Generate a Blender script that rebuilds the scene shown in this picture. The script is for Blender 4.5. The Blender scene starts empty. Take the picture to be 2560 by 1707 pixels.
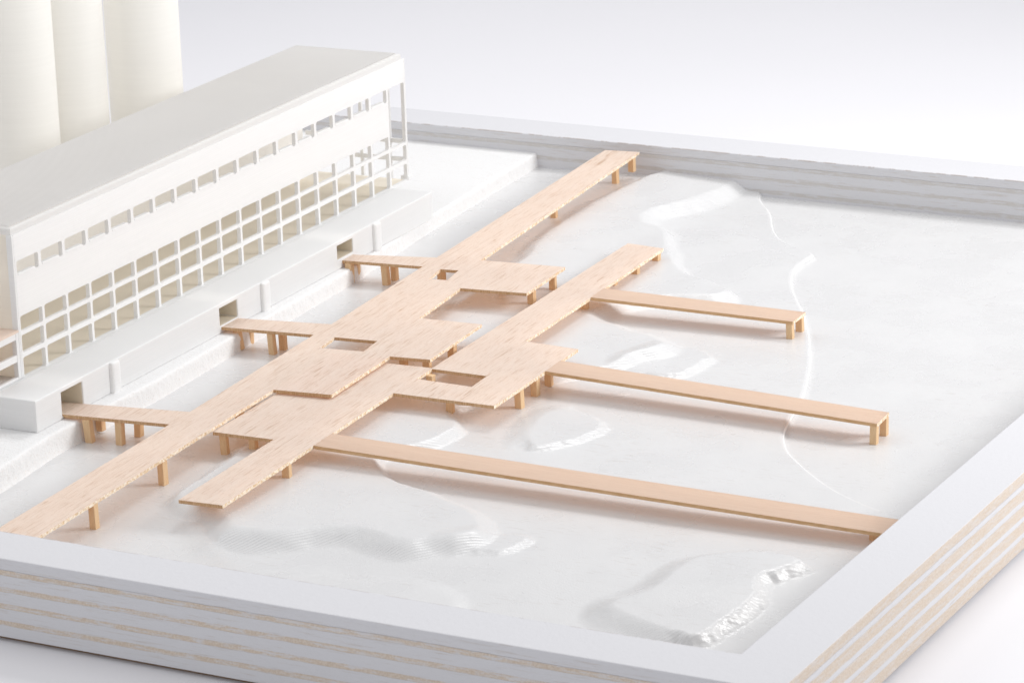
import bpy, bmesh, math, random
import numpy as np
from mathutils import Vector, Matrix, noise

random.seed(4)
np.random.seed(4)
U = 0.015                      # one layout unit = 15 mm of the real model
scn = bpy.context.scene
COL = scn.collection

# ------------------------------------------------------------------ camera
CAM_POS = (37.1949, -55.7019, 23.8946)
YAW, PITCH, ROLL = -0.495302, 0.301410, -0.033371
F_PX = 8846.36
cam_d = bpy.data.cameras.new('camera')
cam = bpy.data.objects.new('camera', cam_d)
COL.objects.link(cam)
scn.camera = cam
fw = Vector((math.sin(YAW) * math.cos(PITCH), math.cos(YAW) * math.cos(PITCH), -math.sin(PITCH)))
rt = Vector((math.cos(YAW), -math.sin(YAW), 0))
upv = rt.cross(fw)
r2 = math.cos(ROLL) * rt + math.sin(ROLL) * upv
u2 = -math.sin(ROLL) * rt + math.cos(ROLL) * upv
M = Matrix((r2, u2, -fw)).transposed().to_4x4()
M.translation = Vector(CAM_POS) * U
cam.matrix_world = M
cam_d.sensor_width = 36.0
cam_d.lens = F_PX / 2560 * 36.0
cam_d.clip_start = 0.02
cam_d.clip_end = 50.0
cam_d.dof.use_dof = True
cam_d.dof.focus_distance = (Vector((0.2, 9.0, 0)) - Vector(CAM_POS)).dot(fw) * U
cam_d.dof.aperture_fstop = 72.0

# ------------------------------------------------------------------ world, lamps, exposure
world = bpy.data.worlds.new('World')
scn.world = world
world.use_nodes = True
wb = world.node_tree.nodes['Background']
wb.inputs['Color'].default_value = (0.985, 0.985, 1.0, 1)
wb.inputs['Strength'].default_value = 0.84


def area_lamp(name, pos, target, size, power, color, spread=180):
    l = bpy.data.lights.new(name, 'AREA')
    l.shape = 'RECTANGLE'
    l.size = size[0] * U
    l.size_y = size[1] * U
    l.energy = power
    l.color = color
    l.spread = math.radians(spread)
    o = bpy.data.objects.new(name, l)
    COL.objects.link(o)
    o.location = Vector(pos) * U
    d = Vector(target) - Vector(pos)
    o.rotation_euler = d.to_track_quat('-Z', 'Y').to_euler()
    return o


area_lamp('softbox_back', (0, 60, 68), (-3, 20, 0), (26, 20), 2.5, (1.0, 0.995, 0.985), 120)
area_lamp('softbox_right', (44, 30, 25), (-6, 12, 1), (20, 15), 2.35, (1.0, 0.995, 0.985), 120)
area_lamp('softbox_left', (-30, 6, 40), (-4, 12, 0), (26, 26), 1.1, (1.0, 0.995, 0.985))

scn.view_settings.view_transform = 'Standard'
scn.view_settings.look = 'None'
scn.view_settings.gamma = 1.0
scn.view_settings.exposure = -0.29
scn.view_settings.use_curve_mapping = False
scn.render.engine = 'CYCLES'
scn.cycles.max_bounces = 10
scn.cycles.diffuse_bounces = 7
scn.cycles.use_denoising = True
scn.cycles.caustics_reflective = False
scn.cycles.caustics_refractive = False

# ------------------------------------------------------------------ key dimensions (layout units)
XI, XO = 13.531, 14.805         # right rim, inner / outer
YI, YO = -3.959, -5.201         # front rim
YB, YBO = 27.726, 29.2          # back rim
XL, XLO = -16.6, -17.85         # left rim (outside the picture)
ZF, ZB = 0.464, -1.135          # rim top, underside
ZT = -1.235                     # table top
ZQ = -0.055                     # quay top

# ------------------------------------------------------------------ materials


class NT:
    """small helper to wire a procedural material; coordinates are in layout units"""

    def __init__(self, name):
        self.m = bpy.data.materials.new(name)
        self.m.use_nodes = True
        self.t = self.m.node_tree
        self.bsdf = self.t.nodes['Principled BSDF']
        tc = self.n('ShaderNodeTexCoord')
        mp = self.n('ShaderNodeMapping')
        mp.inputs['Scale'].default_value = (1 / U,) * 3
        self.link(tc.outputs['Object'], mp.inputs['Vector'])
        self.co = mp.outputs['Vector']
        self.nor = tc.outputs['Normal']
        self.h = None

    def n(self, k, **kw):
        o = self.t.nodes.new(k)
        for a, v in kw.items():
            setattr(o, a, v)
        return o

    def link(self, a, b):
        self.t.links.new(a, b)

    def put(self, sock, v):
        if isinstance(v, (int, float)):
            sock.default_value = v
        elif isinstance(v, tuple):
            sock.default_value = v if len(v) == len(sock.default_value) else (*v, 1.0)
        else:
            self.link(v, sock)

    def math(self, op, a, b=0.0, c=0.0, clamp=False):
        o = self.n('ShaderNodeMath', operation=op, use_clamp=clamp)
        self.put(o.inputs[0], a)
        self.put(o.inputs[1], b)
        self.put(o.inputs[2], c)
        return o.outputs[0]

    def scaled(self, s, rot=(0, 0, 0)):
        src = self.co
        if any(rot):
            r = self.n('ShaderNodeMapping')
            r.inputs['Rotation'].default_value = rot
            self.link(src, r.inputs['Vector'])
            src = r.outputs['Vector']
        o = self.n('ShaderNodeMapping')
        o.inputs['Scale'].default_value = s
        self.link(src, o.inputs['Vector'])
        return o.outputs['Vector']

    def noise(self, scale=(1, 1, 1), detail=3.0, rough=0.55, rot=(0, 0, 0), dist=0.0):
        if isinstance(scale, (int, float)):
            scale = (scale,) * 3
        o = self.n('ShaderNodeTexNoise')
        o.inputs['Scale'].default_value = 1.0
        o.inputs['Detail'].default_value = detail
        o.inputs['Roughness'].default_value = rough
        o.inputs['Distortion'].default_value = dist
        self.link(self.scaled(scale, rot), o.inputs['Vector'])
        return o.outputs['Fac']

    def step(self, v, a, b, lo=0.0, hi=1.0):
        o = self.n('ShaderNodeMapRange')
        o.interpolation_type = 'SMOOTHSTEP'
        self.put(o.inputs['Value'], v)
        for k, x in zip(('From Min', 'From Max', 'To Min', 'To Max'), (a, b, lo, hi)):
            o.inputs[k].default_value = x
        return o.outputs['Result']

    def mix(self, fac, a, b):
        o = self.n('ShaderNodeMix', data_type='RGBA')
        self.put(o.inputs[0], fac)
        self.put(o.inputs[6], a)
        self.put(o.inputs[7], b)
        return o.outputs[2]

    def bump(self, height, strength=0.3, dist=0.01):
        o = self.n('ShaderNodeBump')
        o.inputs['Strength'].default_value = strength
        o.inputs['Distance'].default_value = dist * U
        self.link(height, o.inputs['Height'])
        if self.h is not None:
            self.link(self.h, o.inputs['Normal'])
        self.h = o.outputs['Normal']

    def translucent(self, fac, color):
        tr = self.n('ShaderNodeBsdfTranslucent')
        tr.inputs['Color'].default_value = (*color, 1)
        mx = self.n('ShaderNodeMixShader')
        mx.inputs[0].default_value = fac
        self.link(self.bsdf.outputs[0], mx.inputs[1])
        self.link(tr.outputs[0], mx.inputs[2])
        self.link(mx.outputs[0], self.t.nodes['Material Output'].inputs['Surface'])

    def done(self, color, rough=0.5, spec=0.4):
        self.put(self.bsdf.inputs['Base Color'], color)
        self.put(self.bsdf.inputs['Roughness'], rough)
        self.bsdf.inputs['Specular IOR Level'].default_value = spec
        if self.h is not None:
            self.link(self.h, self.bsdf.inputs['Normal'])
        return self.m


def mat_table():
    m = NT('table_paper')
    n = m.noise(0.05, 2)
    g = m.noise(3.0, 4)
    c = m.mix(m.step(n, 0.35, 0.7), (0.79, 0.787, 0.815), (0.805, 0.802, 0.83))
    m.bump(g, 0.05, 0.02)
    return m.done(c, 0.55, 0.3)


def mat_ground():
    m = NT('ground_paint')
    at = m.n('ShaderNodeAttribute', attribute_name='carve').outputs['Fac']
    flat = m.math('SUBTRACT', 1.0, at, clamp=True)
    big = m.noise(0.7, 3)
    base = m.mix(m.step(big, 0.3, 0.7), (0.66, 0.66, 0.664), (0.68, 0.68, 0.683))
    # pores of the plywood face showing through the paint: short dashes along x
    d1 = m.step(m.noise((3.0, 24, 5), 2, 0.5), 0.61, 0.69)
    d2 = m.step(m.noise((1.6, 13, 5), 2, 0.5), 0.67, 0.72)
    area = m.step(m.noise(0.6, 2), 0.44, 0.62)
    dash = m.math('MULTIPLY', m.math('MULTIPLY', m.math('MAXIMUM', d1, m.math('MULTIPLY', d2, 0.8)), area), flat)
    spk = m.step(m.noise(14, 1), 0.80, 0.84)
    c = m.mix(m.math('MULTIPLY', dash, 0.30), base, (0.47, 0.43, 0.39))
    c = m.mix(m.math('MULTIPLY', spk, 0.6), c, (0.50, 0.46, 0.42))
    # router tool marks on the carved slopes
    w = m.n('ShaderNodeTexWave', wave_type='BANDS', bands_direction='X', wave_profile='SIN')
    w.inputs['Scale'].default_value = 1.0
    w.inputs['Distortion'].default_value = 1.2
    w.inputs['Detail'].default_value = 2.0
    w.inputs['Detail Scale'].default_value = 0.7
    m.link(m.scaled((5.0, 5.0, 5.0), (0, 0, 0.75)), w.inputs['Vector'])
    m.bump(m.math('MULTIPLY', w.outputs['Fac'], m.math('ADD', 0.10, at)), 0.26, 0.016)
    m.bump(m.noise(30, 2, 0.6), 0.25, 0.02)
    m.bump(m.noise(4, 2, 0.5), 0.03, 0.02)
    # thick paint drops
    v = m.step(m.noise(9, 0), 0.83, 0.88)
    m.bump(v, 0.35, 0.03)
    return m.done(c, m.step(big, 0.3, 0.7, 0.25, 0.32), 0.5)


def mat_quay():
    m = NT('quay_paint')
    sep = m.n('ShaderNodeSeparateXYZ')
    m.link(m.nor, sep.inputs[0])
    side = m.step(m.math('ABSOLUTE', sep.outputs['X']), 0.25, 0.7)
    dash = m.step(m.noise((2.2, 22, 6), 3, 0.6), 0.60, 0.72)
    rough = m.step(m.noise((16, 16, 16), 4, 0.7), 0.55, 0.70)
    c = m.mix(m.math('MULTIPLY', dash, 0.30), (0.80, 0.80, 0.80), (0.60, 0.56, 0.53))
    c = m.mix(m.math('MULTIPLY', m.math('MULTIPLY', rough, m.noise(1.1, 3)), 0.75), c, (0.62, 0.53, 0.47))
    m.bump(m.noise(20, 4, 0.7), 0.5, 0.035)
    m.bump(m.noise((3, 16, 16), 3), 0.35, 0.03)
    return m.done(c, 0.55, 0.3)


def mat_ply(name, end_axis, paint_tint):
    """painted plywood layer; end grain shows on faces along end_axis ('X' or 'Y')"""
    m = NT(name)
    sep = m.n('ShaderNodeSeparateXYZ')
    m.link(m.nor, sep.inputs[0])
    pos = m.n('ShaderNodeSeparateXYZ')
    m.link(m.co, pos.inputs[0])
    endf = m.step(m.math('ABSOLUTE', sep.outputs[end_axis]), 0.5, 0.8)
    topf = m.step(sep.outputs['Z'], 0.6, 0.9)
    sc = (9, 9, 30) if end_axis == 'Y' else (9, 9, 16)
    cover = m.step(m.noise((2.6, 2.6, 24), 5, 0.7), 0.36, 0.56)
    pore = m.step(m.noise((30, 30, 26), 3, 0.65), 0.40, 0.66)
    tan = m.mix(pore, (0.59, 0.49, 0.395), (0.70, 0.62, 0.535))
    # the inner walls of the tray took the paint better
    inner = m.step(pos.outputs['Y'], 12.0, 14.0) if end_axis == 'Y' else m.step(pos.outputs['X'], 4.0, 3.0, 0.0, 1.0)
    tan = m.mix(m.math('MULTIPLY', inner, 0.9), tan, (0.58, 0.565, 0.555))
    streak = m.step(m.noise((1.2, 1.2, 26) if end_axis == 'X' else (1.2, 1.2, 26), 4, 0.65), 0.55, 0.74)
    vert = m.math('SUBTRACT', 1.0, topf)
    white = m.mix(m.math('MULTIPLY', m.math('MULTIPLY', streak, vert), 0.7), paint_tint, (0.52, 0.47, 0.43))
    spk = m.step(m.noise(10, 2), 0.74, 0.80)
    white = m.mix(m.math('MULTIPLY', spk, 0.35), white, (0.55, 0.52, 0.50))
    for yy, sg in ((YI - 10, 1), (YB - 10, -1)):
        ln = m.step(m.math('ABSOLUTE', m.math('SUBTRACT', pos.outputs['Y'], yy)), 0.05, 0.025)
        ds = m.step(m.noise((2.2, 1.0, 1.0), 4, 0.7), 0.44, 0.56)
        lim = m.math('MULTIPLY', m.step(pos.outputs['Z'], ZF - ZB - .03, ZF - ZB - .015), m.step(pos.outputs['X'], XI - .15, XI - .2))
        white = m.mix(m.math('MULTIPLY', m.math('MULTIPLY', m.math('MULTIPLY', ln, ds), lim), 0.5), white, (0.34, 0.27, 0.22))
    c = m.mix(m.math('MULTIPLY', endf, m.step(cover, 0.0, 1.0, 0.15 if end_axis == 'Y' else 0.6, 1.0)), white, tan)
    m.bump(m.noise((8, 8, 40), 4, 0.6), 0.30, 0.02)
    m.bump(m.noise(18, 3), 0.15, 0.02)
    return m.done(c, 0.55, 0.3)


def mat_print(name, col, layer=20.0, strength=0.10, rough=0.42, trans=0.3, lay_amt=0.975):
    """3D printed plastic: fine layer lines and a slightly waxy gloss"""
    m = NT(name)
    pos = m.n('ShaderNodeSeparateXYZ')
    m.link(m.co, pos.inputs[0])
    w = m.n('ShaderNodeTexWave', wave_type='BANDS', bands_direction='Z', wave_profile='SIN')
    w.inputs['Scale'].default_value = layer / 20 * 6.3
    w.inputs['Distortion'].default_value = 0.4
    w.inputs['Detail'].default_value = 1.0
    m.link(m.co, w.inputs['Vector'])
    m.bump(w.outputs['Fac'], strength, 0.012)
    lay = m.noise((0.6, 0.6, 22), 3, 0.6)
    m.bump(lay, 0.10, 0.02)
    m.bump(m.noise(3, 3), 0.12, 0.03)
    dark = tuple(x * lay_amt for x in col[:3])
    c = m.mix(m.step(lay, 0.35, 0.7), dark, col[:3])
    mat = m.done(c, rough, 0.45)
    m.translucent(trans, (col[0], col[1] * .98, col[2] * .95))   # thin printed walls let some light through
    return mat


def mat_wood(name, ang, c0, c1, c2, fine=1.0, dash=0.5, along='Y', trans=0.34):
    """balsa / basswood sheet, grain running along the local axis"""
    m = NT(name)
    r = (0, 0, -ang if along == 'Y' else -ang + math.pi / 2)
    warp = m.noise((2.4, 0.22, 3.0), 3, 0.5, r, 0.4)
    g1 = m.noise((20 * fine, 0.55, 20), 5, 0.66, r, 0.2)
    g2 = m.step(m.noise((30 * fine, 1.5, 30), 2, 0.5, r), 0.575, 0.66)
    g3 = m.step(m.noise((13 * fine, 0.8, 13), 3, 0.6, r, 0.5), 0.60, 0.68)
    pore = m.step(m.noise((60 * fine, 7, 60), 1, 0.5, r), 0.60, 0.70)
    patch = m.step(m.noise((1.2, 0.35, 1), 2, 0.5, r), 0.36, 0.60)
    c = m.mix(m.step(g1, 0.32, 0.68), c0, c1)
    c = m.mix(m.math('MULTIPLY', m.step(warp, 0.45, 0.68), 0.45), c, c0)
    dk = m.math('MAXIMUM', m.math('MULTIPLY', g2, 0.6), m.math('MULTIPLY', g3, patch))
    dk = m.math('MAXIMUM', dk, m.math('MULTIPLY', pore, 0.45))
    c = m.mix(m.math('MULTIPLY', dk, dash), c, c2)
    m.bump(g1, 0.25, 0.012)
    m.bump(g3, 0.18, 0.01)
    mat = m.done(c, 0.62, 0.22)
    m.translucent(trans, (0.98, 0.80, 0.66))
    return mat


def mat_edge(name, ca, cb, sc=(40, 40, 12), bump=0.6):
    m = NT(name)
    n = m.noise(sc, 3, 0.6)
    k = m.noise((7, 7, 20), 3, 0.6)
    c = m.mix(m.step(n, 0.35, 0.65), ca, cb)
    c = m.mix(m.math('MULTIPLY', m.step(k, 0.5, 0.7), 0.4), c, ca)
    m.bump(n, bump, 0.02)
    return m.done(c, 0.7, 0.15)


def mat_pile():
    m = NT('pile_wood')
    oi = m.n('ShaderNodeObjectInfo')
    o = m.n('ShaderNodeVectorMath', operation='ADD')
    mul = m.n('ShaderNodeVectorMath', operation='SCALE')
    comb = m.n('ShaderNodeCombineXYZ')
    for i in range(3):
        m.link(oi.outputs['Random'], comb.inputs[i])
    mul.inputs['Scale'].default_value = 37.0
    m.link(comb.outputs[0], mul.inputs[0])
    m.link(m.co, o.inputs[0])
    m.link(mul.outputs[0], o.inputs[1])
    m.co = o.outputs[0]
    g = m.noise((26, 26, 2.2), 4, 0.6, dist=0.2)
    s = m.step(m.noise((38, 38, 4), 2), 0.58, 0.70)
    c = m.mix(m.step(g, 0.3, 0.7), (0.66, 0.43, 0.235), (0.82, 0.60, 0.37))
    c = m.mix(m.math('MULTIPLY', s, 0.5), c, (0.52, 0.31, 0.16))
    c = m.mix(m.math('MULTIPLY', oi.outputs['Random'], 0.25), c, (0.60, 0.40, 0.24))
    m.bump(g, 0.3, 0.015)
    return m.done(c, 0.6, 0.25)


MAT = {}
MAT['table'] = mat_table()
MAT['ground'] = mat_ground()
MAT['quay'] = mat_quay()
lm = NT('shore_glint_paint')
MAT['shore_glint'] = lm.done((0.84, 0.84, 0.84), 0.3, 0.5)  # paler than the ground, colour of the painted shoreline highlight
MAT['ply_long'] = mat_ply('ply_long_grain', 'X', (0.66, 0.66, 0.685))
MAT['ply_cross'] = mat_ply('ply_cross_grain', 'Y', (0.66, 0.66, 0.685))
MAT['print'] = mat_print('printed_plastic', (0.935, 0.94, 0.945), trans=0.25)
MAT['print_lit'] = mat_print('printed_plastic_lit_inside', (0.97, 0.945, 0.90), trans=0.5)  # wall plastic with the cream glow of passing light put into its colour
MAT['glow_tint'] = mat_print('printed_plastic_glow_tint', (0.96, 0.905, 0.80), trans=0.5)  # deeper cream tint standing in for light shining through the plastic
MAT['print_pod'] = mat_print('printed_plastic_podium', (0.94, 0.945, 0.95), trans=0.42)
MAT['roof'] = mat_print('printed_roof', (0.86, 0.862, 0.868), 20, 0.03, 0.5, 0.42)
MAT['silo'] = mat_print('printed_silo', (0.955, 0.95, 0.93), 20, 0.03, 0.6, 0.4)
DECK = ((0.86, 0.75, 0.655), (0.92, 0.835, 0.755), (0.50, 0.35, 0.235))
MAT['deck'] = mat_wood('balsa_deck', 0.05, *DECK, 1.35, 0.85)
MAT['deck_under'] = mat_wood('balsa_underside', 0.05, *DECK, 1.25, 0.5, 'Y', 0.85)
MAT['pier'] = mat_wood('basswood_pier', 0.03, (0.71, 0.565, 0.455), (0.77, 0.63, 0.52), (0.56, 0.41, 0.30), 1.3, 0.4, 'X')
MAT['annex_roof'] = mat_wood('balsa_annex', 0.0, (0.83, 0.72, 0.64), (0.86, 0.78, 0.71), (0.62, 0.45, 0.35), 1.0, 0.4)
MAT['cut'] = mat_edge('cut_end_grain', (0.50, 0.30, 0.155), (0.66, 0.44, 0.265), (46, 46, 3))
MAT['torn'] = mat_edge('torn_fibre_edge', (0.72, 0.52, 0.33), (0.93, 0.84, 0.71), (30, 14, 18), 0.9)
MAT['pier_cut'] = mat_edge('pier_side_grain', (0.56, 0.345, 0.175), (0.68, 0.45, 0.26), (4, 30, 40))
MAT['pile'] = mat_pile()
MAT['raw'] = mat_edge('raw_dark_gap', (0.20, 0.13, 0.08), (0.30, 0.2, 0.13))  # raw wood brown, kept dark for the shade in the contact gap

# ------------------------------------------------------------------ object helpers


def v3(p):
    return Vector(p)


def mesh_obj(name, verts, faces, mats, parent=None, base=(0, 0, 0), midx=None, smooth=False):
    """verts in layout units, world layout; stored relative to base"""
    me = bpy.data.meshes.new(name)
    b = Vector(base)
    vv = (np.asarray(verts, float) - np.array(base)) * U
    me.from_pydata(vv.tolist(), [], faces)
    for m in (mats if isinstance(mats, (list, tuple)) else [mats]):
        me.materials.append(m)
    if midx is not None:
        me.polygons.foreach_set('material_index', midx)
    if smooth:
        me.polygons.foreach_set('use_smooth', [True] * len(me.polygons))
    me.update()
    o = bpy.data.objects.new(name, me)
    COL.objects.link(o)
    if parent is not None:
        o.parent = parent
    else:
        o.location = b * U
    return o


def thing(name, label, cat, base, group=None):
    o = bpy.data.objects.new(name, None)
    o.empty_display_size = 0.01
    COL.objects.link(o)
    o.location = Vector(base) * U
    o['label'] = label
    o['category'] = cat
    if group:
        o['group'] = group
    return o


def tag(o, label, cat, group=None):
    o['label'] = label
    o['category'] = cat
    if group:
        o['group'] = group
    return o


def bevel(o, w, seg=2):
    m = o.modifiers.new('bevel', 'BEVEL')
    m.width = w * U
    m.segments = seg
    m.limit_method = 'ANGLE'
    m.angle_limit = math.radians(40)
    return o


BOXF = [(0, 3, 2, 1), (4, 5, 6, 7), (0, 1, 5, 4), (1, 2, 6, 5), (2, 3, 7, 6), (3, 0, 4, 7)]


def box(name, lo, hi, mat, parent=None, base=(0, 0, 0), bev=0.0, xf=None):
    (x0, y0, z0), (x1, y1, z1) = lo, hi
    vs = [(x0, y0, z0), (x1, y0, z0), (x1, y1, z0), (x0, y1, z0), (x0, y0, z1), (x1, y0, z1), (x1, y1, z1), (x0, y1, z1)]
    if xf:
        vs = [xf(p) for p in vs]
    o = mesh_obj(name, vs, BOXF, mat, parent, base)
    if bev:
        bevel(o, bev)
    return o


def loops_solid(loops, bot_loops, mats, pick, under=0):
    """solid from planar loops (outer first, then holes): returns bmesh; pick(edge dir) -> material index of side"""
    bm = bmesh.new()
    tops, bots = [], []
    for lp, bl in zip(loops, bot_loops):
        tops.append([bm.verts.new(p) for p in lp])
        bots.append([bm.verts.new(p) for p in bl])
    for ring_set, dn in ((tops, False), (bots, True)):
        es = []
        for r in ring_set:
            for i in range(len(r)):
                e = bm.edges.get((r[i], r[(i + 1) % len(r)])) or bm.edges.new((r[i], r[(i + 1) % len(r)]))
                es.append(e)
        res = bmesh.ops.triangle_fill(bm, edges=es, use_beauty=True)
        for f in res['geom']:
            if isinstance(f, bmesh.types.BMFace):
                f.material_index = under if dn else 0
    for t, b in zip(tops, bots):
        n = len(t)
        for i in range(n):
            j = (i + 1) % n
            f = bm.faces.new((t[i], b[i], b[j], t[j]))
            f.material_index = pick(t[i].co, t[j].co)
    bmesh.ops.recalc_face_normals(bm, faces=bm.faces[:])
    return bm


def bm_obj(name, bm, mats, parent=None, base=(0, 0, 0)):
    b = Vector(base)
    for v in bm.verts:
        v.co = (v.co - b) * U
    me = bpy.data.meshes.new(name)
    bm.to_mesh(me)
    bm.free()
    for m in (mats if isinstance(mats, (list, tuple)) else [mats]):
        me.materials.append(m)
    o = bpy.data.objects.new(name, me)
    COL.objects.link(o)
    if parent is not None:
        o.parent = parent
    else:
        o.location = b * U
    return o


# ------------------------------------------------------------------ table / backdrop sweep
prof = [(-90, ZT), (60, ZT)]
for i in range(1, 13):
    a = i / 12 * math.pi / 2
    prof.append((60 + 40 * math.sin(a), ZT + 40 * (1 - math.cos(a))))
prof.append((100, ZT + 95))
vs, fs = [], []
for (y, z) in prof:
    vs += [(-120, y, z), (110, y, z)]
for i in range(len(prof) - 1):
    fs.append((2 * i, 2 * i + 1, 2 * i + 3, 2 * i + 2))
tb = mesh_obj('backdrop', vs, fs, MAT['table'], smooth=True)
tb['kind'] = 'structure'
tb['label'] = 'seamless pale paper backdrop under the model'

# ------------------------------------------------------------------ terrain
PLATEAU = [(-1.36, 1.28), (-1.15, .79), (-.5, .49), (.03, .47), (.38, .21), (.73, -.2), (.96, -.24), (1.46, -.14), (1.95, .22),
           (2.35, .58), (2.88, .73), (3.67, .63), (4.19, .47), (4.67, .9), (5.36, 1.19), (5.33, 1.57), (4.96, 2.2), (4.59, 2.52),
           (3.96, 2.91), (3.45, 3.31), (2.45, 3.5), (1.4, 4.2), (1.0, 5.0), (1.83, 5.95), (1.91, 6.43), (1.93, 6.88), (1.74, 7.26),
           (1.34, 7.62), (.9, 8.2), (1.2, 9.0), (1.7, 10.3), (2.2, 11.5), (3.22, 12.28), (3.2, 12.98), (3.56, 13.44), (3.48, 13.93),
           (3.29, 14.27), (2.83, 14.62), (2.09, 14.59), (1.62, 15.0), (1.07, 15.1), (.6, 15.6), (.8, 16.5), (1.8, 17.6), (2.88, 17.94),
           (3.05, 18.31), (2.91, 18.6), (2.24, 18.98), (1.47, 19.15), (.6, 20.2), (0, 21.3), (-.46, 22.26), (-.73, 22.7), (-1.21, 23.07),
           (-1.57, 22.9), (-1.9, 24), (-1.4, 25.5), (-1.1, 26.3), (-.9, 28.5), (-3.2, 28.5), (-3.3, 25), (-3.1, 22), (-2.7, 18),
           (-2.4, 14), (-2.0, 10), (-1.7, 6), (-1.37, 2.59)]
SHORE = [(-.9, 30), (-.07, 27.48), (.24, 26.91), (.92, 26.02), (1.58, 24.58), (2.18, 23.72), (2.83, 23.25), (3.44, 22.87), (3.58, 22.65),
         (3.55, 22.17), (3.6, 21.4), (3.85, 20.6), (4.27, 19.71), (4.78, 18.87), (5.18, 18.24), (5.94, 16.79), (6.62, 15.36),
         (7.05, 14.3), (7.4, 13.34), (7.75, 12.31), (7.98, 11.35), (8.14, 10.58), (8.38, 9.75), (8.72, 9.08), (9.01, 8.67), (9.35, 8.29),
         (10.07, 7.56), (10.73, 6.99), (11.27, 6.64), (11.77, 6.36), (12.29, 6.1), (13.0, 5.9), (16, 5.6), (16, 32), (-.9, 32)]
MOUND = [(9.21, -.65), (9.67, .05), (9.83, .83), (9.96, 1.99), (10.52, 2.53), (11.31, 2.86), (11.92, 2.68), (11.78, 2.1), (11.44, 1.37),
         (11.83, .62), (11.74, -.46), (11.66, -1.51), (11.2, -1.51), (10.39, -1.18), (9.69, -1.07)]
ROUGH1 = [(3.38, 7.19), (3.06, 8.23), (3.11, 9.2), (3.68, 9.3), (4.57, 8.85), (4.68, 8.12), (4.2, 7.02), (3.85, 6.62)]
ROUGH2 = [(3.21, 12.37), (3.38, 13.26), (3.5, 14.04), (3.82, 14.38), (4.82, 13.95), (4.79, 13.32), (4.7, 12.37), (4.22, 12.18)]
ROUGH3 = [(4.88, .88), (5.3, 1.39), (5.91, 1.98), (6.35, 2.05), (6.3, 1.38), (6.13, .87)]
FRONT = [(2.2, -1.75), (2.93, -1.2), (4.02, -1.05), (4.97, -.75), (5.52, -.7), (6.03, -.87), (6.44, -1.2), (6.7, -1.6), (7.3, -4.5), (.5, -4.5)]


def smooth_poly(poly, it=2):
    p = np.array(poly, float)
    for _ in range(it):
        q = np.roll(p, -1, 0)
        a, b = 0.75 * p + 0.25 * q, 0.25 * p + 0.75 * q
        p = np.stack([a, b], 1).reshape(-1, 2)
    return p


def sdist(poly, X, Y):
    """signed distance, positive inside"""
    d = np.full(X.shape, 1e9)
    inside = np.zeros(X.shape, bool)
    n = len(poly)
    for i in range(n):
        ax, ay = poly[i]
        bx, by = poly[(i + 1) % n]
        ex, ey = bx - ax, by - ay
        L = ex * ex + ey * ey + 1e-12
        t = np.clip(((X - ax) * ex + (Y - ay) * ey) / L, 0, 1)
        d = np.minimum(d, (X - ax - t * ex) ** 2 + (Y - ay - t * ey) ** 2)
        if abs(ey) > 1e-9:
            c = ((ay > Y) != (by > Y)) & (X < ex * (Y - ay) / ey + ax)
            inside ^= c
    d = np.sqrt(d)
    return np.where(inside, d, -d)


def sst(a, b, x):
    t = np.clip((x - a) / (b - a), 0, 1)
    return t * t * (3 - 2 * t)


def vnoise(X, Y, s, seed):
    """value noise on a numpy grid"""
    rs = np.random.RandomState(seed)
    tab = rs.rand(64, 64)
    x, y = X * s + 100.3, Y * s + 100.7
    i, j = np.floor(x).astype(int), np.floor(y).astype(int)
    fx, fy = x - i, y - j
    fx, fy = fx * fx * (3 - 2 * fx), fy * fy * (3 - 2 * fy)
    g = lambda a, b: tab[a % 64, b % 64]
    return (g(i, j) * (1 - fx) + g(i + 1, j) * fx) * (1 - fy) + (g(i, j + 1) * (1 - fx) + g(i + 1, j + 1) * fx) * fy - 0.5


S_PLAT, S_SHORE, S_MOUND = smooth_poly(PLATEAU), smooth_poly(SHORE), smooth_poly(MOUND)
S_R1, S_R2, S_R3, S_FR = map(smooth_poly, (ROUGH1, ROUGH2, ROUGH3, FRONT))


def ridge(X, Y, pts, w):
    d = np.full(X.shape, 1e9)
    for (ax, ay), (bx, by) in zip(pts[:-1], pts[1:]):
        ex, ey = bx - ax, by - ay
        t = np.clip(((X - ax) * ex + (Y - ay) * ey) / (ex * ex + ey * ey), 0, 1)
        d = np.minimum(d, np.hypot(X - ax - t * ex, Y - ay - t * ey))
    return np.exp(-(d / w) ** 2)


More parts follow.
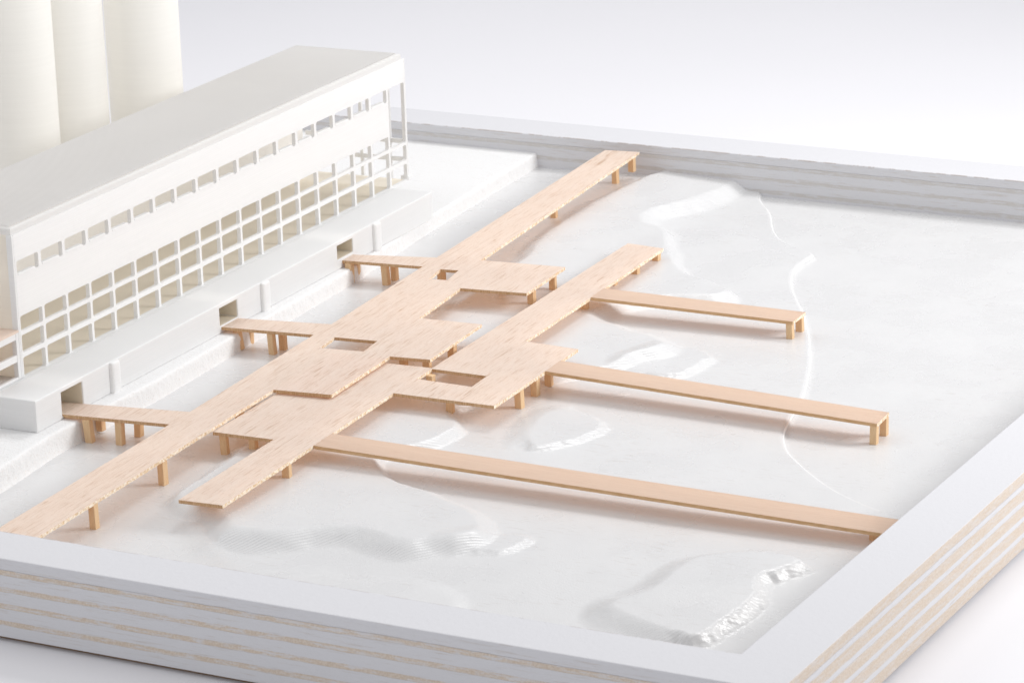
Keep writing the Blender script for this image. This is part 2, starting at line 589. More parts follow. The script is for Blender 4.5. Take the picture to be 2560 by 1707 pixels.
def terrain(X, Y):
    X, Y = np.asarray(X, float), np.asarray(Y, float)
    wx = X + 0.25 * vnoise(X, Y, 0.8, 1)
    wy = Y + 0.25 * vnoise(X, Y, 0.8, 2)
    west = -0.56 + 0.008 * np.clip(Y, -1, 14)
    east = -0.515 - 0.03 * sst(3, 9, X)
    z = west + (east - west) * sst(-2.5, 0.5, X)
    z = z - 0.12 * sst(1.2, -1.0, Y) * sst(-1.5, 1.0, X)
    plat = -0.37 + 0.003 * np.clip(Y, 0, 18) + 0.05 * sst(15, 20, Y) + 0.055 * sst(2.8, 0.5, Y)
    sd = sdist(S_PLAT, wx, wy) + 0.05 * vnoise(X, Y, 4.0, 33)
    skirt = 0.36 + 0.36 * vnoise(X, Y, 0.6, 3) + 0.12 * sst(8, 14, Y) + 0.30 * sst(1.6, 0.4, Y) * sst(-0.5, 1.0, X)
    k = sst(-skirt, 0.06, sd)
    z = z * (1 - k) + np.maximum(plat, z) * k
    # northern swell between the quay and the far lobes
    z = z + 0.10 * ridge(X, Y, [(-3.6, 20.5), (-3.9, 24.0), (-3.6, 27.0)], 1.3)
    z = z - 0.05 * ridge(X, Y, [(-1.0, 20.5), (-0.6, 24), (-.6, 27)], 0.7)
    # dune nose under the end of the lower walk
    z = z + 0.10 * ridge(X, Y, [(-.3, .4), (.35, -.35), (.6, -.6)], 0.45)
    # shore step down to the sheet of water
    ss = sdist(S_SHORE, X, Y)
    ks = sst(-0.13, 0.02, ss)
    fade = sst(13.2, 9.5, X) * 0.85 + 0.15
    z = z * (1 - ks) + (-0.635 + (1 - fade) * (z + 0.61)) * ks
    # front lobe by the rim
    z = z + 0.045 * sst(-0.25, 0.25, sdist(S_FR, X, Y))
    # mounds: smooth on the west, cut steep and fluted on the east
    fl = 0.075 * vnoise(X * 0.35 + Y * 0.9, Y * 0.35 - X * 0.9, 5.0, 31) + 0.05 * vnoise(X, Y, 11.0, 32)
    cr = np.zeros(X.shape)
    for P, h, x0, x1, wide in ((S_MOUND, 0.23, 10.7, 11.25, 0.65), (S_R1, 0.085, 3.2, 3.7, 0.55), (S_R2, 0.10, 3.5, 4.0, 0.55), (S_R3, 0.06, 5.2, 5.7, 0.5)):
        e = sst(x0, x1, X)
        sp = sdist(P, wx, wy) + fl * (0.35 + 0.65 * e)
        w_ = wide * (1 - e) + 0.16 * e
        k = sst(-w_, 0.10, sp)
        z = z + h * k
        cr = np.maximum(cr, e * np.clip(4 * k * (1 - k), 0, 1))
    cr = np.maximum(cr, 0.5 * ridge(X, Y, [(.3, -.4), (.7, -.8)], 0.3))
    cr = np.maximum(cr, 0.5 * ridge(X, Y, [(2.2, .35), (3.2, .45)], 0.25))
    cr = np.maximum(cr, 0.6 * ridge(X, Y, [(2.6, 10.4), (3.4, 10.4), (4.2, 10.9)], 0.3))
    # chipped, ploughed texture on the crests
    n1 = vnoise((X * 0.8 + Y * 0.6) * 0.28, Y * 0.8 - X * 0.6, 11.0, 21)
    n2 = vnoise(X, Y, 15, 22)
    n3 = vnoise(X, Y, 3.0, 23)
    z = z + cr * (0.022 * n1 + 0.016 * n2 + 0.01 * n3)
    z = z + 0.003 * vnoise(X, Y, 1.7, 5) + 0.006 * vnoise(X, Y, 0.4, 6)
    return z


def tz(x, y):
    return float(terrain(np.array([x]), np.array([y]))[0])


def s_ramp(x):
    t = min(1.0, max(0.0, (x - 9.0) / 3.3))
    return t * t * (3 - 2 * t)


STEP = 0.04
gx = np.arange(-7.3, XI + STEP, STEP)
gx[-1] = XI + 0.01
gy = np.arange(YI - 0.01, YB + STEP, STEP)
gy[-1] = YB + 0.01
GX, GY = np.meshgrid(gx, gy)
GZ = terrain(GX, GY)
ny, nx = GX.shape
dzx, dzy = np.gradient(GZ, STEP)[1], np.gradient(GZ, STEP)[0]
slope = np.hypot(dzx, dzy)
me = bpy.data.meshes.new('terrain')
me.vertices.add(nx * ny)
me.vertices.foreach_set('co', (np.stack([GX, GY, GZ], -1) * U).ravel())
ii = np.arange((ny - 1) * (nx - 1))
r, c = ii // (nx - 1), ii % (nx - 1)
a = r * nx + c
quads = np.stack([a, a + 1, a + nx + 1, a + nx], 1)
me.loops.add(quads.size)
me.loops.foreach_set('vertex_index', quads.ravel())
me.polygons.add(len(quads))
me.polygons.foreach_set('loop_start', np.arange(len(quads)) * 4)
me.polygons.foreach_set('use_smooth', np.ones(len(quads), bool))
at = me.attributes.new('carve', 'FLOAT', 'POINT')
at.data.foreach_set('value', sst(0.03, 0.13, slope).ravel())
me.update(calc_edges=True)
me.materials.append(MAT['ground'])
ter = bpy.data.objects.new('terrain', me)
COL.objects.link(ter)
ter['kind'] = 'structure'
ter['label'] = 'white painted carved ground with low dunes, shoreline and water'

# added pale bead that paints the slope highlight along the shoreline step
shore_glint = []
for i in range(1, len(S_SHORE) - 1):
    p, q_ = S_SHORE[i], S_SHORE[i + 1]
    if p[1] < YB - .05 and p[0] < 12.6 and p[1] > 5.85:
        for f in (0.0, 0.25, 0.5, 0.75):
            shore_glint.append((p[0] + (q_[0] - p[0]) * f, p[1] + (q_[1] - p[1]) * f))
lp = np.array(shore_glint)
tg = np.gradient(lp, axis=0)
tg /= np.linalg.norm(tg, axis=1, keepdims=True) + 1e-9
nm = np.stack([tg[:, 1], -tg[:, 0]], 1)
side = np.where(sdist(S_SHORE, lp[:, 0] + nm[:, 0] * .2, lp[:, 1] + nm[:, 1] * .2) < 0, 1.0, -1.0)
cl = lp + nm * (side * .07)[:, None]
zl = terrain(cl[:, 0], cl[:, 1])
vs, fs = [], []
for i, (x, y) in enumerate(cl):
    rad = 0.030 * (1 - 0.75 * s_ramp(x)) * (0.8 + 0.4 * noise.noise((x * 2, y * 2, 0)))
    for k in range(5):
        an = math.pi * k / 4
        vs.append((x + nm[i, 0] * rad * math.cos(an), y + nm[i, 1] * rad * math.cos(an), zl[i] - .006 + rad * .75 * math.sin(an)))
for i in range(len(shore_glint) - 1):
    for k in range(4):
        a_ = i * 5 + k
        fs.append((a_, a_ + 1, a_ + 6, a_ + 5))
mesh_obj('shore_glint_strip', vs, fs, MAT['shore_glint'], ter, smooth=True)

# ------------------------------------------------------------------ quay (raised ground along the building)
QE = [(-4.2, -5.12), (.3, -5.22), (2.6, -5.46), (6.6, -5.45), (10, -5.62), (15.5, -5.88), (21.2, -6.47), (27.74, -6.92)]


def quay_x(y):
    return float(np.interp(y, [q[0] for q in QE], [q[1] for q in QE]))


ys = np.linspace(YI - 0.005, YB + 0.005, 640)
prof = [(None, 0.0), (-.45, 0), (-.28, 0), (-.16, -.001), (-.08, -.002), (-.035, -.006), (-.008, -.02), (.008, -.05), (.014, -.11),
        (.02, -.20), (.026, -.30), (.034, -.39), (.05, -.46), (.085, -.51), (.15, -.56), (.3, -.62)]
vs, fs = [], []
for iy, y in enumerate(ys):
    xe = quay_x(y) + 0.012 * noise.noise((0.0, y * 1.5, 0))
    for k, (dx, dz) in enumerate(prof):
        if dx is None:
            vs.append((XL - 0.01, y, ZQ))
        else:
            amp = 0.0 if k < 3 else (0.016 if k > 5 else 0.006)
            jit = amp * (noise.noise((y * 9, k * 1.7, 3.1)) + 0.6 * noise.noise((y * 23, k * 3.1, 7.7)))
            vs.append((xe + dx + jit, y, ZQ + dz + (0.5 * amp * noise.noise((y * 14, k * 2.3, 9.0)))))
K = len(prof)
for iy in range(len(ys) - 1):
    for k in range(K - 1):
        a = iy * K + k
        fs.append((a, a + 1, a + K + 1, a + K))
q = mesh_obj('quay', vs, fs, MAT['quay'], smooth=True)
q['kind'] = 'structure'
q['label'] = 'raised white quay with a rough sanded edge below the podium'

# ------------------------------------------------------------------ plywood base rim: nine plies
rim = thing('model_base', 'white painted plywood tray rim with bare ply edges around the model', 'tray', (0, 10, ZB))
thick, thin = 0.235, None
thin = (ZF - ZB - 5 * thick) / 4
z = ZB
for i in range(9):
    h = thick if i % 2 == 0 else thin
    rec = 0.0 if i % 2 == 0 else 0.006
    x0, x1, y0, y1 = XLO + rec, XO - rec, YO + rec, YBO - rec
    ix0, ix1, iy0, iy1 = XL - rec, XI + rec, YI - rec, YB + rec
    n = 160

    def ring(xa, xb, ya, yb, zz, s):
        pts = []
        for (p, q2) in (((xa, ya), (xb, ya)), ((xb, ya), (xb, yb)), ((xb, yb), (xa, yb)), ((xa, yb), (xa, ya))):
            for t in range(n):
                f = t / n
                x, y = p[0] + (q2[0] - p[0]) * f, p[1] + (q2[1] - p[1]) * f
                wob = 0.010 * noise.noise((x * .6, y * .6, zz * 9 + s)) + 0.012 * noise.noise((x * 3.1, y * 3.1, zz * 9 + s))
                pts.append((x, y, zz + (wob if ZB < zz < ZF - .001 else 0)))
        return pts
    zt = z + h
    ot, ob = ring(x0, x1, y0, y1, zt, 0), ring(x0, x1, y0, y1, z, 0)
    it_, ib = ring(ix0, ix1, iy0, iy1, zt, 0), ring(ix0, ix1, iy0, iy1, z, 0)
    N = 4 * n
    vs = ot + ob + it_ + ib
    fs = []
    for k in range(N):
        j = (k + 1) % N
        fs.append((k, N + k, N + j, j))
        fs.append((2 * N + k, 2 * N + j, 3 * N + j, 3 * N + k))
        fs.append((k, j, 2 * N + j, 2 * N + k))
        fs.append((N + k, 3 * N + k, 3 * N + j, N + j))
    o = mesh_obj('ply', vs, fs, MAT['ply_long'] if i % 2 == 0 else MAT['ply_cross'], rim, (0, 10, ZB))
    if i == 8:
        bevel(o, 0.02, 2)
    z = zt
box('gap_panel', (XLO + .5, YO + .14, ZT - .0), (XO - .14, YBO - .5, -0.70), MAT['raw'], rim, (0, 10, ZB))  # recessed dark panel, added to make the gap under the rim dark

# ------------------------------------------------------------------ building frame of reference (turned 1.5 degrees)
WA, WPX, WPY = 0.0262919, -7.0, 8.0


def W(p):
    c, s = math.cos(WA), math.sin(WA)
    x, y = p[0] - WPX, p[1] - WPY
    return (WPX + c * x - s * y, WPY + s * x + c * y, p[2])


HX, HXB = -7.113, -10.25        # facade plane, back of hall
HY0, HY1 = 3.68, 21.6
ZP = 0.655                      # podium top
BAY0, PITCHB, MW = 3.738, 0.9406, 0.085
TH = 0.10                       # facade thickness

# podium ------------------------------------------------------------
PB = W((-6.5, 11.5, ZQ))
pod = thing('podium', 'long low white printed plinth with three portals along the hall', 'plinth', PB)
PXF, PXB, PY0, PY1 = -5.939, -10.6, 2.42, 20.7
portals = [(3.41, 4.245, .02), (10.045, 10.855, .12), (15.655, 16.45, .195)]


def yz_loop(pts, x):
    return [W((x, y, zz)) for (y, zz) in pts]


outer = [(PY0, ZQ), (PY1, ZQ), (PY1, ZP), (PY0, ZP)]
holes = [[(a, zb), (b, zb), (b, .548), (a, .548)] for a, b, zb in portals]
bm = loops_solid([yz_loop(outer, PXF)] + [yz_loop(h, PXF) for h in holes],
                 [yz_loop(outer, PXF - 1.1)] + [yz_loop(h, PXF - 1.1) for h in holes], None, lambda a, b: 0)
o = bm_obj('front_wall', bm, MAT['print'], pod, PB)
bevel(o, 0.025, 2)
box('body', (PXB, PY0 + .003, ZQ), (PXF - 1.1, PY1 - .003, ZP - .003), MAT['print'], pod, PB, 0.0, W)
for a_, b_, zb in portals:  # added cream sheets, the glow inside each portal put into their colour
    e_, x1_, x0_ = .004, PXF - .03, PXF - 1.09
    vs = [W(p) for p in ((x1_, a_ + e_, zb + e_), (x0_, a_ + e_, zb + e_), (x0_, b_ - e_, zb + e_), (x1_, b_ - e_, zb + e_),
                         (x1_, a_ + e_, .548 - e_), (x0_, a_ + e_, .548 - e_), (x0_, b_ - e_, .548 - e_), (x1_, b_ - e_, .548 - e_))]
    mesh_obj('portal_glow_tint', vs, [(0, 1, 5, 4), (1, 2, 6, 5), (2, 3, 7, 6), (4, 5, 6, 7), (0, 3, 2, 1)], MAT['glow_tint'], pod, PB)
for yc in (5.49, 12.08, 17.62):
    n = 10
    hw, pr = 0.165, 0.10
    sec = [(-hw, 0), (-hw, pr * .55), (-hw * .85, pr * .88), (-hw * .5, pr), (hw * .5, pr), (hw * .85, pr * .88), (hw, pr * .55), (hw, 0)]
    levels = [(ZQ - .01, 1.0), (.57, 1.0), (.61, .97), (.635, .85), (.645, .5)]
    vs, fs = [], []
    for zz, s in levels:
        for (dy, dx) in sec:
            vs.append(W((PXF - .002 + dx * s, yc + dy * (0.5 + 0.5 * s), zz)))
    k = len(sec)
    for li in range(len(levels) - 1):
        for j in range(k - 1):
            a = li * k + j
            fs.append((a + 1, a, a + k, a + k + 1))
    fs.append(tuple((len(levels) - 1) * k + j for j in range(k))[::-1])
    mesh_obj('pillar', vs, fs, MAT['print'], pod, PB, smooth=True)

# hall ------------------------------------------------------------
HB = W(((HX + HXB) / 2, 12.6, ZP))
hall = thing('factory_hall', 'long white printed factory hall with gridded window front and ribbed roof', 'building', HB)


def rrect(y0, y1, z0, z1, r, seg=3, notch=False):
    pts = []
    cs = [(y1 - r, z0 + r, -90), (y1 - r, z1 - r, 0), (y0 + r, z1 - r, 90), (y0 + r, z0 + r, 180)]
    for (cy, cz, a0) in cs:
        for i in range(seg + 1):
            a = math.radians(a0 + 90 * i / seg)
            pts.append((cy + r * math.cos(a), cz + r * math.sin(a)))
    return pts


def tile(name, cell, hole, loc_y):
    """window cell: rectangular tile with a rounded opening, facade thickness TH. Local y starts at cell origin"""
    bm = bmesh.new()
    oy0, oy1, z0, z1 = cell
    rings = []
    for x in (0.0, -TH):
        o_ = [bm.verts.new(Vector((x, p[0], p[1])) * U) for p in ((oy0, z0), (oy1, z0), (oy1, z1), (oy0, z1))]
        h_ = [bm.verts.new(Vector((x, p[0], p[1])) * U) for p in hole]
        es = []
        for rg in (o_, h_):
            for i in range(len(rg)):
                es.append(bm.edges.new((rg[i], rg[(i + 1) % len(rg)])))
        bmesh.ops.triangle_fill(bm, edges=es, use_beauty=True)
        rings.append((o_, h_))
    for which in (0, 1):
        a, b = rings[0][which], rings[1][which]
        if which == 0:
            continue
        for i in range(len(a)):
            j = (i + 1) % len(a)
            bm.faces.new((a[i], b[i], b[j], a[j]))
    bmesh.ops.recalc_face_normals(bm, faces=bm.faces[:])
    for f in bm.faces:
        if abs(f.normal.x) > .9:
            want = 1 if f.calc_center_median().x > -TH * U * .5 else -1
            if f.normal.x * want < 0:
                f.normal_flip()
    me = bpy.data.meshes.new(name)
    bm.to_mesh(me)
    bm.free()
    me.materials.append(MAT['print'])
    return me


def put_tile(me, y):
    o = bpy.data.objects.new('window_frame', me)
    COL.objects.link(o)
    o.parent = hall
    p = Vector(W((HX, y, 0))) - Vector(HB)
    o.location = p * U
    o.rotation_euler = (0, 0, WA)
    return o


HM = MW / 2
ZR = [(.655, 1.19), (1.19, 1.67), (1.67, 2.03)]
hl = lambda z0, z1: rrect(HM, PITCHB - HM, z0, z1, 0.05)
low_holes = [(.66, 1.10), (1.20, 1.60), (1.68, 2.03)]
cells = [(0, PITCHB, .655, 1.15), (0, PITCHB, 1.15, 1.635), (0, PITCHB, 1.635, 2.10)]
me_low = [tile('window_frame', c, rrect(HM, PITCHB - HM, h[0], h[1], 0.05), 0) for c, h in zip(cells, low_holes)]
# upper window: ledge left by the printer, opening drops at its north end
ul, ur, zb0, zb1, zt1 = HM + .01, PITCHB - HM - .01, 2.925, 2.985, 3.265
up_hole = [(ur - .14, zb0 + .03), (ur - .12, zb0), (ur - .03, zb0), (ur, zb0 + .03), (ur, zt1 - .05), (ur - .015, zt1 - .015), (ur - .05, zt1),
           (ul + .05, zt1), (ul + .015, zt1 - .015), (ul, zt1 - .05), (ul, zb1 + .02), (ul + .02, zb1), (ur - .16, zb1 - .005)]
me_up = tile('window_frame', (0, PITCHB, 2.86, 3.34), up_hole, 0)
me_tall = tile('window_frame', (0, PITCHB, 1.635, 3.34), rrect(HM, PITCHB - HM, 1.67, 3.26, 0.05), 0)
for b in range(19):
    y = BAY0 + b * PITCHB
    for k in range(3):
        if b == 18 and k == 2:
            continue
        put_tile(me_low[k], y)
    if b < 18:
        put_tile(me_up, y)
put_tile(me_tall, BAY0 + 18 * PITCHB)
# small printing ledges under the upper windows
led = [(0, 0, 0), (.0, .60, 0), (.035, .60, .0), (.035, 0, .0)]
for b in range(18):
    y = BAY0 + b * PITCHB + HM + .03
    ln = .52 + .14 * random.random()
    box('window_ledge', (HX - .01, y, 2.945), (HX + .016, y + ln, 2.978 + .006 * random.random()), MAT['print'], hall, HB, .012, W)
YT0, YT1 = BAY0, BAY0 + 19 * PITCHB
box('parapet', (HX - TH, YT0, 3.34), (HX, YT1, 3.862), MAT['print'], hall, HB, 0.0, W)
box('spandrel', (HX - TH, YT0, 2.10), (HX, YT0 + 18 * PITCHB, 2.86), MAT['print'], hall, HB, 0.0, W)
box('corner_post', (HX - TH - .05, HY0 - .01, ZP), (HX + .004, YT0, 3.862), MAT['print'], hall, HB, .02, W)
box('corner_post', (HX - TH - .03, YT1, ZP), (HX + .004, YT1 + .055, 3.862), MAT['print'], hall, HB, .02, W)
box('corner_foot', (HX - .22, YT1 - .03, ZP - .02), (HX + .03, YT1 + .11, ZP + .10), MAT['print'], hall, HB, .03, W)
box('end_wall', (HXB, HY0, ZP), (HX - TH - .05, HY0 + .12, 3.86), MAT['print_lit'], hall, HB, .01, W)
mesh_obj('back_wall', [W((HXB, HY0 + .12, ZP)), W((HXB, YT1 + .05, ZP)), W((HXB, YT1 + .05, 3.862)), W((HXB, HY0 + .12, 3.862))], [(0, 1, 2, 3)], MAT['print_lit'], hall, HB)
mesh_obj('floor', [W((HXB + .01, HY0 + .12, ZP + .004)), W((HX - TH, HY0 + .12, ZP + .004)), W((HX - TH, YT1 - .05, ZP + .004)), W((HXB + .01, YT1 - .05, ZP + .004))], [(0, 1, 2, 3)], MAT['glow_tint'], hall, HB)  # warm sheet added on the podium top to tint the window interiors
# open north end: head beam, transoms and slim columns
box('head_beam', (HXB, YT1 - .05, 3.30), (HX - TH - .03, YT1 + .055, 3.86), MAT['print'], hall, HB, 0.0, W)
for zz in (1.19, 1.67):
    box('transom', (HXB + .12, YT1 - .02, zz - .06), (HX - TH - .03, YT1 + .04, zz + .06), MAT['print'], hall, HB, .01, W)
for xx in (-7.62, -8.45, -9.3):
    box('column', (xx - .045, YT1 - .035, ZP), (xx + .045, YT1 + .05, 3.30), MAT['print'], hall, HB, .012, W)
# roof: slab with rounded edge and a ribbed field
RX0, RX1, RY0, RY1 = HXB - .02, HX - .03, HY0 + .02, YT1 - .08
rz0, rz1, bv = 3.862, 4.015, .045
rings = []
for (ins, zz) in ((0, rz0), (0, rz1 - bv), (bv * .3, rz1 - bv * .3), (bv, rz1), (.10, rz1)):
    rings.append([W((RX0 + ins, RY0 + ins, zz)), W((RX1 - ins, RY0 + ins, zz)), W((RX1 - ins, RY1 - ins, zz)), W((RX0 + ins, RY1 - ins, zz))])
vs = [p for r_ in rings for p in r_]
fs = []
for k in range(len(rings) - 1):
    for j in range(4):
        a_, b_ = k * 4 + j, k * 4 + (j + 1) % 4
        fs.append((a_, b_, b_ + 4, a_ + 4))
rb = mesh_obj('roof', vs, fs, MAT['roof'], hall, HB)
nr = 208
y0r, y1r = RY0 + .10, RY1 - .10
vs, fs = [], []
pt = (y1r - y0r) / nr
zr = 4.0145
for i in range(nr):
    y = y0r + i * pt
    for (t, dz) in ((0, 0.0), (.2, .042), (.5, .042), (.7, 0.0)):
        for x in (RX0 + .10, RX1 - .10):
            vs.append(W((x, y + t * pt, zr + dz)))
for i in range(len(vs) // 2 - 1):
    fs.append((2 * i, 2 * i + 1, 2 * i + 3, 2 * i + 2))
ribs = mesh_obj('roof_ribs', vs, fs, MAT['roof'], rb, HB)
ribs['kind'] = 'stuff'

# annex ------------------------------------------------------------
AB = W((-8.4, 3.0, ZP))
ann = thing('annex', 'low printed annex with balsa roof against the near end of the hall', 'building', AB)
AY0, AY1 = 2.50, 3.668
for (za, zb) in ((1.555, 1.705), (1.06, 1.215), (ZP, .72)):
    box('transom', (HX - TH, AY0 + .1, za), (HX - .005, AY1 - .10, zb), MAT['print'], ann, AB, .012, W)
box('corner_post', (HX - TH - .02, AY0, ZP), (HX, AY0 + .1, 1.705), MAT['print'], ann, AB, .012, W)
box('corner_post', (HX - TH - .02, AY1 - .10, ZP), (HX, AY1, 1.705), MAT['print'], ann, AB, .012, W)
box('back_wall', (HXB + .1, AY0, ZP), (HXB + .2, AY1, 1.705), MAT['annex_roof'], ann, AB, 0.0, W)
box('side_wall', (HXB + .2, AY0 + .02, ZP), (HX - TH - .02, AY0 + .1, 1.705), MAT['annex_roof'], ann, AB, 0.0, W)
box('roof_sheet', (HXB + .05, AY0 - .03, 1.708), (HX + .012, AY1, 1.755), [MAT['annex_roof']], ann, AB, 0.0, W)

# ------------------------------------------------------------------ silos
def silo(pos, rad, label):
    base = (pos[0], pos[1], ZQ)
    t = thing('silo', label, 'silo', base, 'silos behind the hall')
    seg = 96
    top = 7.6
    lv = [(ZQ, rad * 1.0), (ZQ + .02, rad), (top - .06, rad), (top, rad - .05), (top, rad - .12), (top - .5, rad - .12)]
    vs, fs = [], []
    for zz, r_ in lv:
        for i in range(seg):
            a = 2 * math.pi * i / seg
            vs.append((base[0] + r_ * math.cos(a), base[1] + r_ * math.sin(a), zz))
    for l in range(len(lv) - 1):
        for i in range(seg):
            j = (i + 1) % seg
            fs.append((l * seg + i, l * seg + j, (l + 1) * seg + j, (l + 1) * seg + i))
    o = mesh_obj('shell', vs, fs, MAT['silo'], t, base, smooth=True)
    m = o.modifiers.new('edge', 'EDGE_SPLIT')
    m.split_angle = math.radians(50)
    vs = [(base[0] + (rad - .12) * math.cos(2 * math.pi * i / seg), base[1] + (rad - .12) * math.sin(2 * math.pi * i / seg), top - .5) for i in range(seg)]
    mesh_obj('cap', vs, [tuple(range(seg))], MAT['silo'], t, base)
    return t


SILOS = [((-12.7, 17.5), 0.945, 'white silo nearest the far end of the hall, rightmost of three'),
         ((-13.55, 15.4), 0.93, 'middle one of the three white silos behind the hall'),
         ((-13.62, 13.35), 0.92, 'leftmost white silo, cut by the picture edge')]
for p, r_, lb in SILOS:
    silo(p, r_, lb)

# ------------------------------------------------------------------ wooden walks
TU = 0.072                      # sheet thickness


def walk_points(poly, step, torn_amp, clean_amp, seed):
    """resample outline; torn edges run with the grain (y), clean cuts across it"""
    out_t, out_b = [], []
    n = len(poly)
    for i in range(n):
        p, q = Vector(poly[i]), Vector(poly[(i + 1) % n])
        L = (q - p).length
        torn = abs(q.y - p.y) > abs(q.x - p.x)
        k = max(1, int(L / (step if torn else step * 1.6)))
        nrm = Vector((q.y - p.y, -(q.x - p.x), 0)).normalized()
        for j in range(k):
            f = j / k
            w = p.lerp(q, f)
            e = min(1.0, min(f, 1 - f) * L / 0.08) if j else 0.0
            if torn:
                n1 = noise.noise((w.x * 9 + seed, w.y * 13, 1.0)) + .7 * noise.noise((w.x * 9, w.y * 31 + seed, 5.0))
                n2 = noise.noise((w.x * 9 + seed, w.y * 15, 8.0)) + .7 * noise.noise((w.x * 9, w.y * 37 + seed, 2.0))
                a, b = torn_amp * n1 * e, torn_amp * 1.6 * n2 * e
            else:
                n1 = noise.noise((w.x * 16 + seed, w.y * 3, 4.0))
                a = b = clean_amp * n1 * e
            out_t.append(w + nrm * a)
            out_b.append(w + nrm * b - Vector((0, 0, TU)))
    return out_t, out_b


def walk_sheet(name, outer, holes, mats, parent, base, seed, zfun=None, torn=.013):
    T, B = [], []
    for lp in [outer] + holes:
        pts = [(x, y, zfun(x, y)) for x, y in lp]
        t, b = walk_points(pts, .055, torn, .004, seed)
        T.append(t)
        B.append(b)

    def pick(a, b):
        return 2 if abs(b.y - a.y) > abs(b.x - a.x) else 1
    bm = loops_solid(T, B, None, pick, 3)
    return bm_obj(name, bm, mats, parent, base)


_pile = None


def pile(parent, base, x, y, ztop, zbot=None, lean=0.0, tw=None, w=0.158):
    """square wooden post from the terrain to the sheet's underside"""
    global _pile
    if _pile is None:
        bm = bmesh.new()
        bmesh.ops.create_cube(bm, size=1.0)
        bmesh.ops.bevel(bm, geom=bm.edges[:], offset=0.05, segments=1, affect='EDGES')
        for v in bm.verts:
            v.co.z += 0.5
            v.co *= U
        _pile = bpy.data.meshes.new('pile')
        bm.to_mesh(_pile)
        bm.free()
        _pile.materials.append(MAT['pile'])
    if zbot is None:
        zbot = tz(x, y) - 0.02
    o = bpy.data.objects.new('pile', _pile)
    COL.objects.link(o)
    o.parent = parent
    h = ztop - zbot
    o.scale = (w * random.uniform(.94, 1.08), w * random.uniform(.94, 1.08), h)
    o.location = (Vector((x, y, zbot)) - Vector(base)) * U
    o.rotation_euler = (random.uniform(-.03, .03), lean + random.uniform(-.03, .03), 0.05 + (random.uniform(-.12, .12) if tw is None else tw))
    return o


def s1(a, b, x):
    t = min(1.0, max(0.0, (x - a) / (b - a)))
    return t * t * (3 - 2 * t)


def zU(x, y):
    """the long sheet leans a little and lifts towards its far end"""
    return 0.11 + 0.0068 * (y - 6.6) + 0.0078 * (x + 1) + 0.12 * s1(17, 27, y)


up_outer = [(-2.91, -3.93), (-1.875, -3.93), (-2.393, 6.546), (-1.005, 6.691), (-1.168, 9.535), (-.197, 9.636), (-.367, 12.405), (-1.984, 12.322),
            (-2.233, 14.786), (-.539, 14.95), (-.678, 17.233), (-2.919, 17.072), (-3.608, 27.403), (-4.586, 27.30),
            (-4.05, 16.908), (-6.1, 16.45), (-6.7, 16.44), (-6.7, 15.86), (-6.1, 15.90), (-3.995, 16.103),
            (-3.671, 11.198), (-5.95, 10.86), (-6.6, 10.85), (-6.6, 10.10), (-6.0, 10.115), (-3.64, 10.341),
            (-3.304, 4.596), (-5.8, 4.23), (-6.5, 4.20), (-6.5, 3.465), (-5.8, 3.46), (-3.259, 3.725)]
# bridges end inside the portals (portal frame is turned with the building)
h1 = [(-3.089, 10.347), (-2.989, 9.535), (-1.919, 9.647), (-2.008, 10.436)]
h3 = [(-3.462, 16.037), (-3.342, 15.217), (-2.851, 15.279), (-3.001, 16.097)]
UB = (-2.6, 9.0, zU(-2.6, 9.0))
upw = thing('boardwalk', 'upper balsa boardwalk with three bridges into the plinth, running the full length', 'boardwalk', UB, 'balsa boardwalks')
walk_sheet('deck', up_outer, [h1, h3], [MAT['deck'], MAT['cut'], MAT['torn'], MAT['deck_under']], upw, UB, 1.0, zU)


def upile(x, y, **k):
    pile(upw, UB, x, y, zU(x, y) - TU + .004, **k)


for x, y, ln in ((-5.22, 3.56, .10), (-5.35, 4.16, 0), (-4.52, 3.68, .02), (-4.46, 4.30, 0),
                 (-5.65, 10.34, .12), (-5.70, 10.82, 0), (-4.76, 10.34, .06), (-4.71, 10.72, 0),
                 (-6.0, 15.98, .0), (-6.02, 16.36, 0), (-5.08, 16.19, .05), (-5.09, 16.62, 0)):
    zb = None
    if x < quay_x(y) + .12:
        zb = ZQ - .42
    upile(x, y, lean=-ln, zbot=zb)
for x, y in ((-2.13, -.82), (-2.26, 1.90), (-3.95, 26.62), (-3.9, 22.9), (-.80, 15.7), (-.85, 16.9), (-.5, 11.2), (-1.05, 9.95), (-.45, 9.95),
             (-3.64, 16.4), (-2.1, 16.6), (-3.3, 7.0), (-2.7, 5.6)):
    upile(x, y)
upile(-1.2, 6.86, zbot=0.0)
upile(-3.75, 27.22, zbot=-.16)
upile(-4.2, 27.15, zbot=-.16)

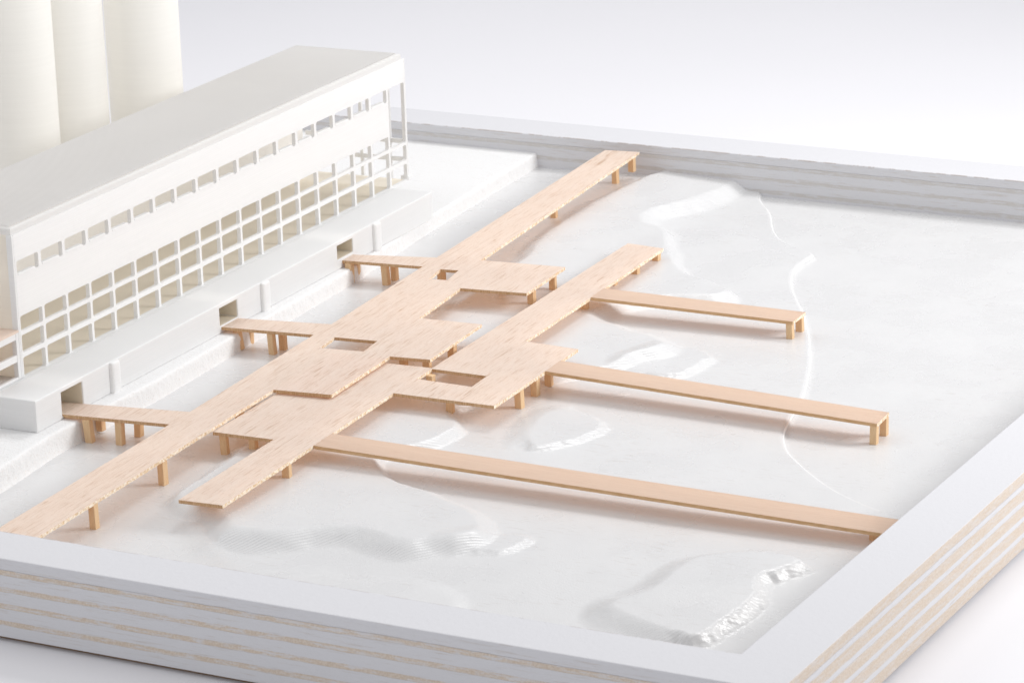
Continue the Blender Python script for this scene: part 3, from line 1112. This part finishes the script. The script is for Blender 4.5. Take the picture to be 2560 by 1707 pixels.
lo_outer = [(-.591, -.05), (.406, .021), (.018, 7.597), (2.478, 7.655), (2.325, 11.971), (.945, 12.05), (.549, 20.177), (-.48, 20.273),
            (-.247, 14.253), (-.075, 9.499), (-1.106, 9.427), (-2.45, 9.36), (-2.245, 3.838), (-.78, 3.904)]
h2 = [(-.035, 9.439), (-.017, 8.682), (1.397, 8.643), (1.342, 9.443)]
LB = (0.3, 9.0, 0.0)
low = thing('boardwalk', 'lower balsa boardwalk beside the dunes with one cut out court', 'boardwalk', LB, 'balsa boardwalks')
walk_sheet('deck', lo_outer, [h2], [MAT['deck'], MAT['cut'], MAT['torn'], MAT['deck_under']], low, LB, 5.0, lambda x, y: 0.0)
for x, y in ((-2.08, 4.02), (-1.44, 4.14), (.17, 2.86), (2.32, 9.12), (2.24, 10.02), (2.22, 10.72), (.56, 15.8), (.36, 17.75), (.46, 18.78), (.43, 20.0),
             (.04, 9.22), (-.25, .6), (-.3, 20.0), (-.1, 13.0), (1.2, 8.0), (-1.2, 7.5), (-.35, 5.6)):
    pile(low, LB, x, y, -TU + .004)


def pier(label, c4, seed, piles):
    (ws, wn, en, es) = [Vector(p) for p in c4]
    base = tuple((ws + wn + en + es) / 4)
    t = thing('pier', label, 'pier', base, 'narrow basswood piers')

    def zf(x, y):
        f = (x - ws.x) / (es.x - ws.x)
        return ws.z + (es.z - ws.z) * f
    T, B = [], []
    pts = []
    n = 60
    for i in range(n):
        f = i / n
        p = ws.lerp(es, f)
        p.y += .004 * noise.noise((p.x * 3, seed, 0))
        pts.append(p)
    m = 14
    for i in range(m):
        p = es.lerp(en, i / m)
        p.x += (.022 * noise.noise((p.y * 17, seed, 2)) if i else 0)
        pts.append(p)
    for i in range(n):
        p = en.lerp(wn, i / n)
        p.y += .004 * noise.noise((p.x * 3, seed, 6))
        pts.append(p)
    pts.append(wn)
    bot = [p - Vector((0, 0, TU * 1.05)) for p in pts]
    for i in range(n, n + m):
        bot[i].x += .03 * noise.noise((bot[i].y * 23, seed, 9))

    def pick(a, b):
        return 2 if abs(b.y - a.y) > abs(b.x - a.x) else 1
    bm = loops_solid([pts], [bot], None, pick, 3)
    bm_obj('plank', bm, [MAT['pier'], MAT['pier_cut'], MAT['torn'], MAT['deck_under']], t, base)
    for (x, y) in piles:
        pile(t, base, x, y, zf(x, y) - TU + .004, tw=0.0)
    return t


pier('longest narrow basswood pier, nearest the front, reaching the right rim',
     [(.234, 3.879, .006), (.167, 4.699, .006), (13.1, 5.03, -.22), (13.1, 4.185, -.22)], 3.0, [(12.5, 4.62), (12.5, 4.9)])
pier('middle basswood pier ending past the shoreline on two posts',
     [(2.386, 10.224, .006), (2.343, 11.039, .006), (10.286, 10.876, -.148), (10.337, 10.073, -.148)], 9.0, [(10.235, 10.15), (10.215, 10.76)])
pier('shortest basswood pier, farthest from the front, ending at the shoreline',
     [(.773, 15.702, .006), (.714, 16.499, .006), (5.82, 16.776, -.09), (5.848, 15.97, -.09)], 15.0, [(5.745, 16.06), (5.72, 16.67)])
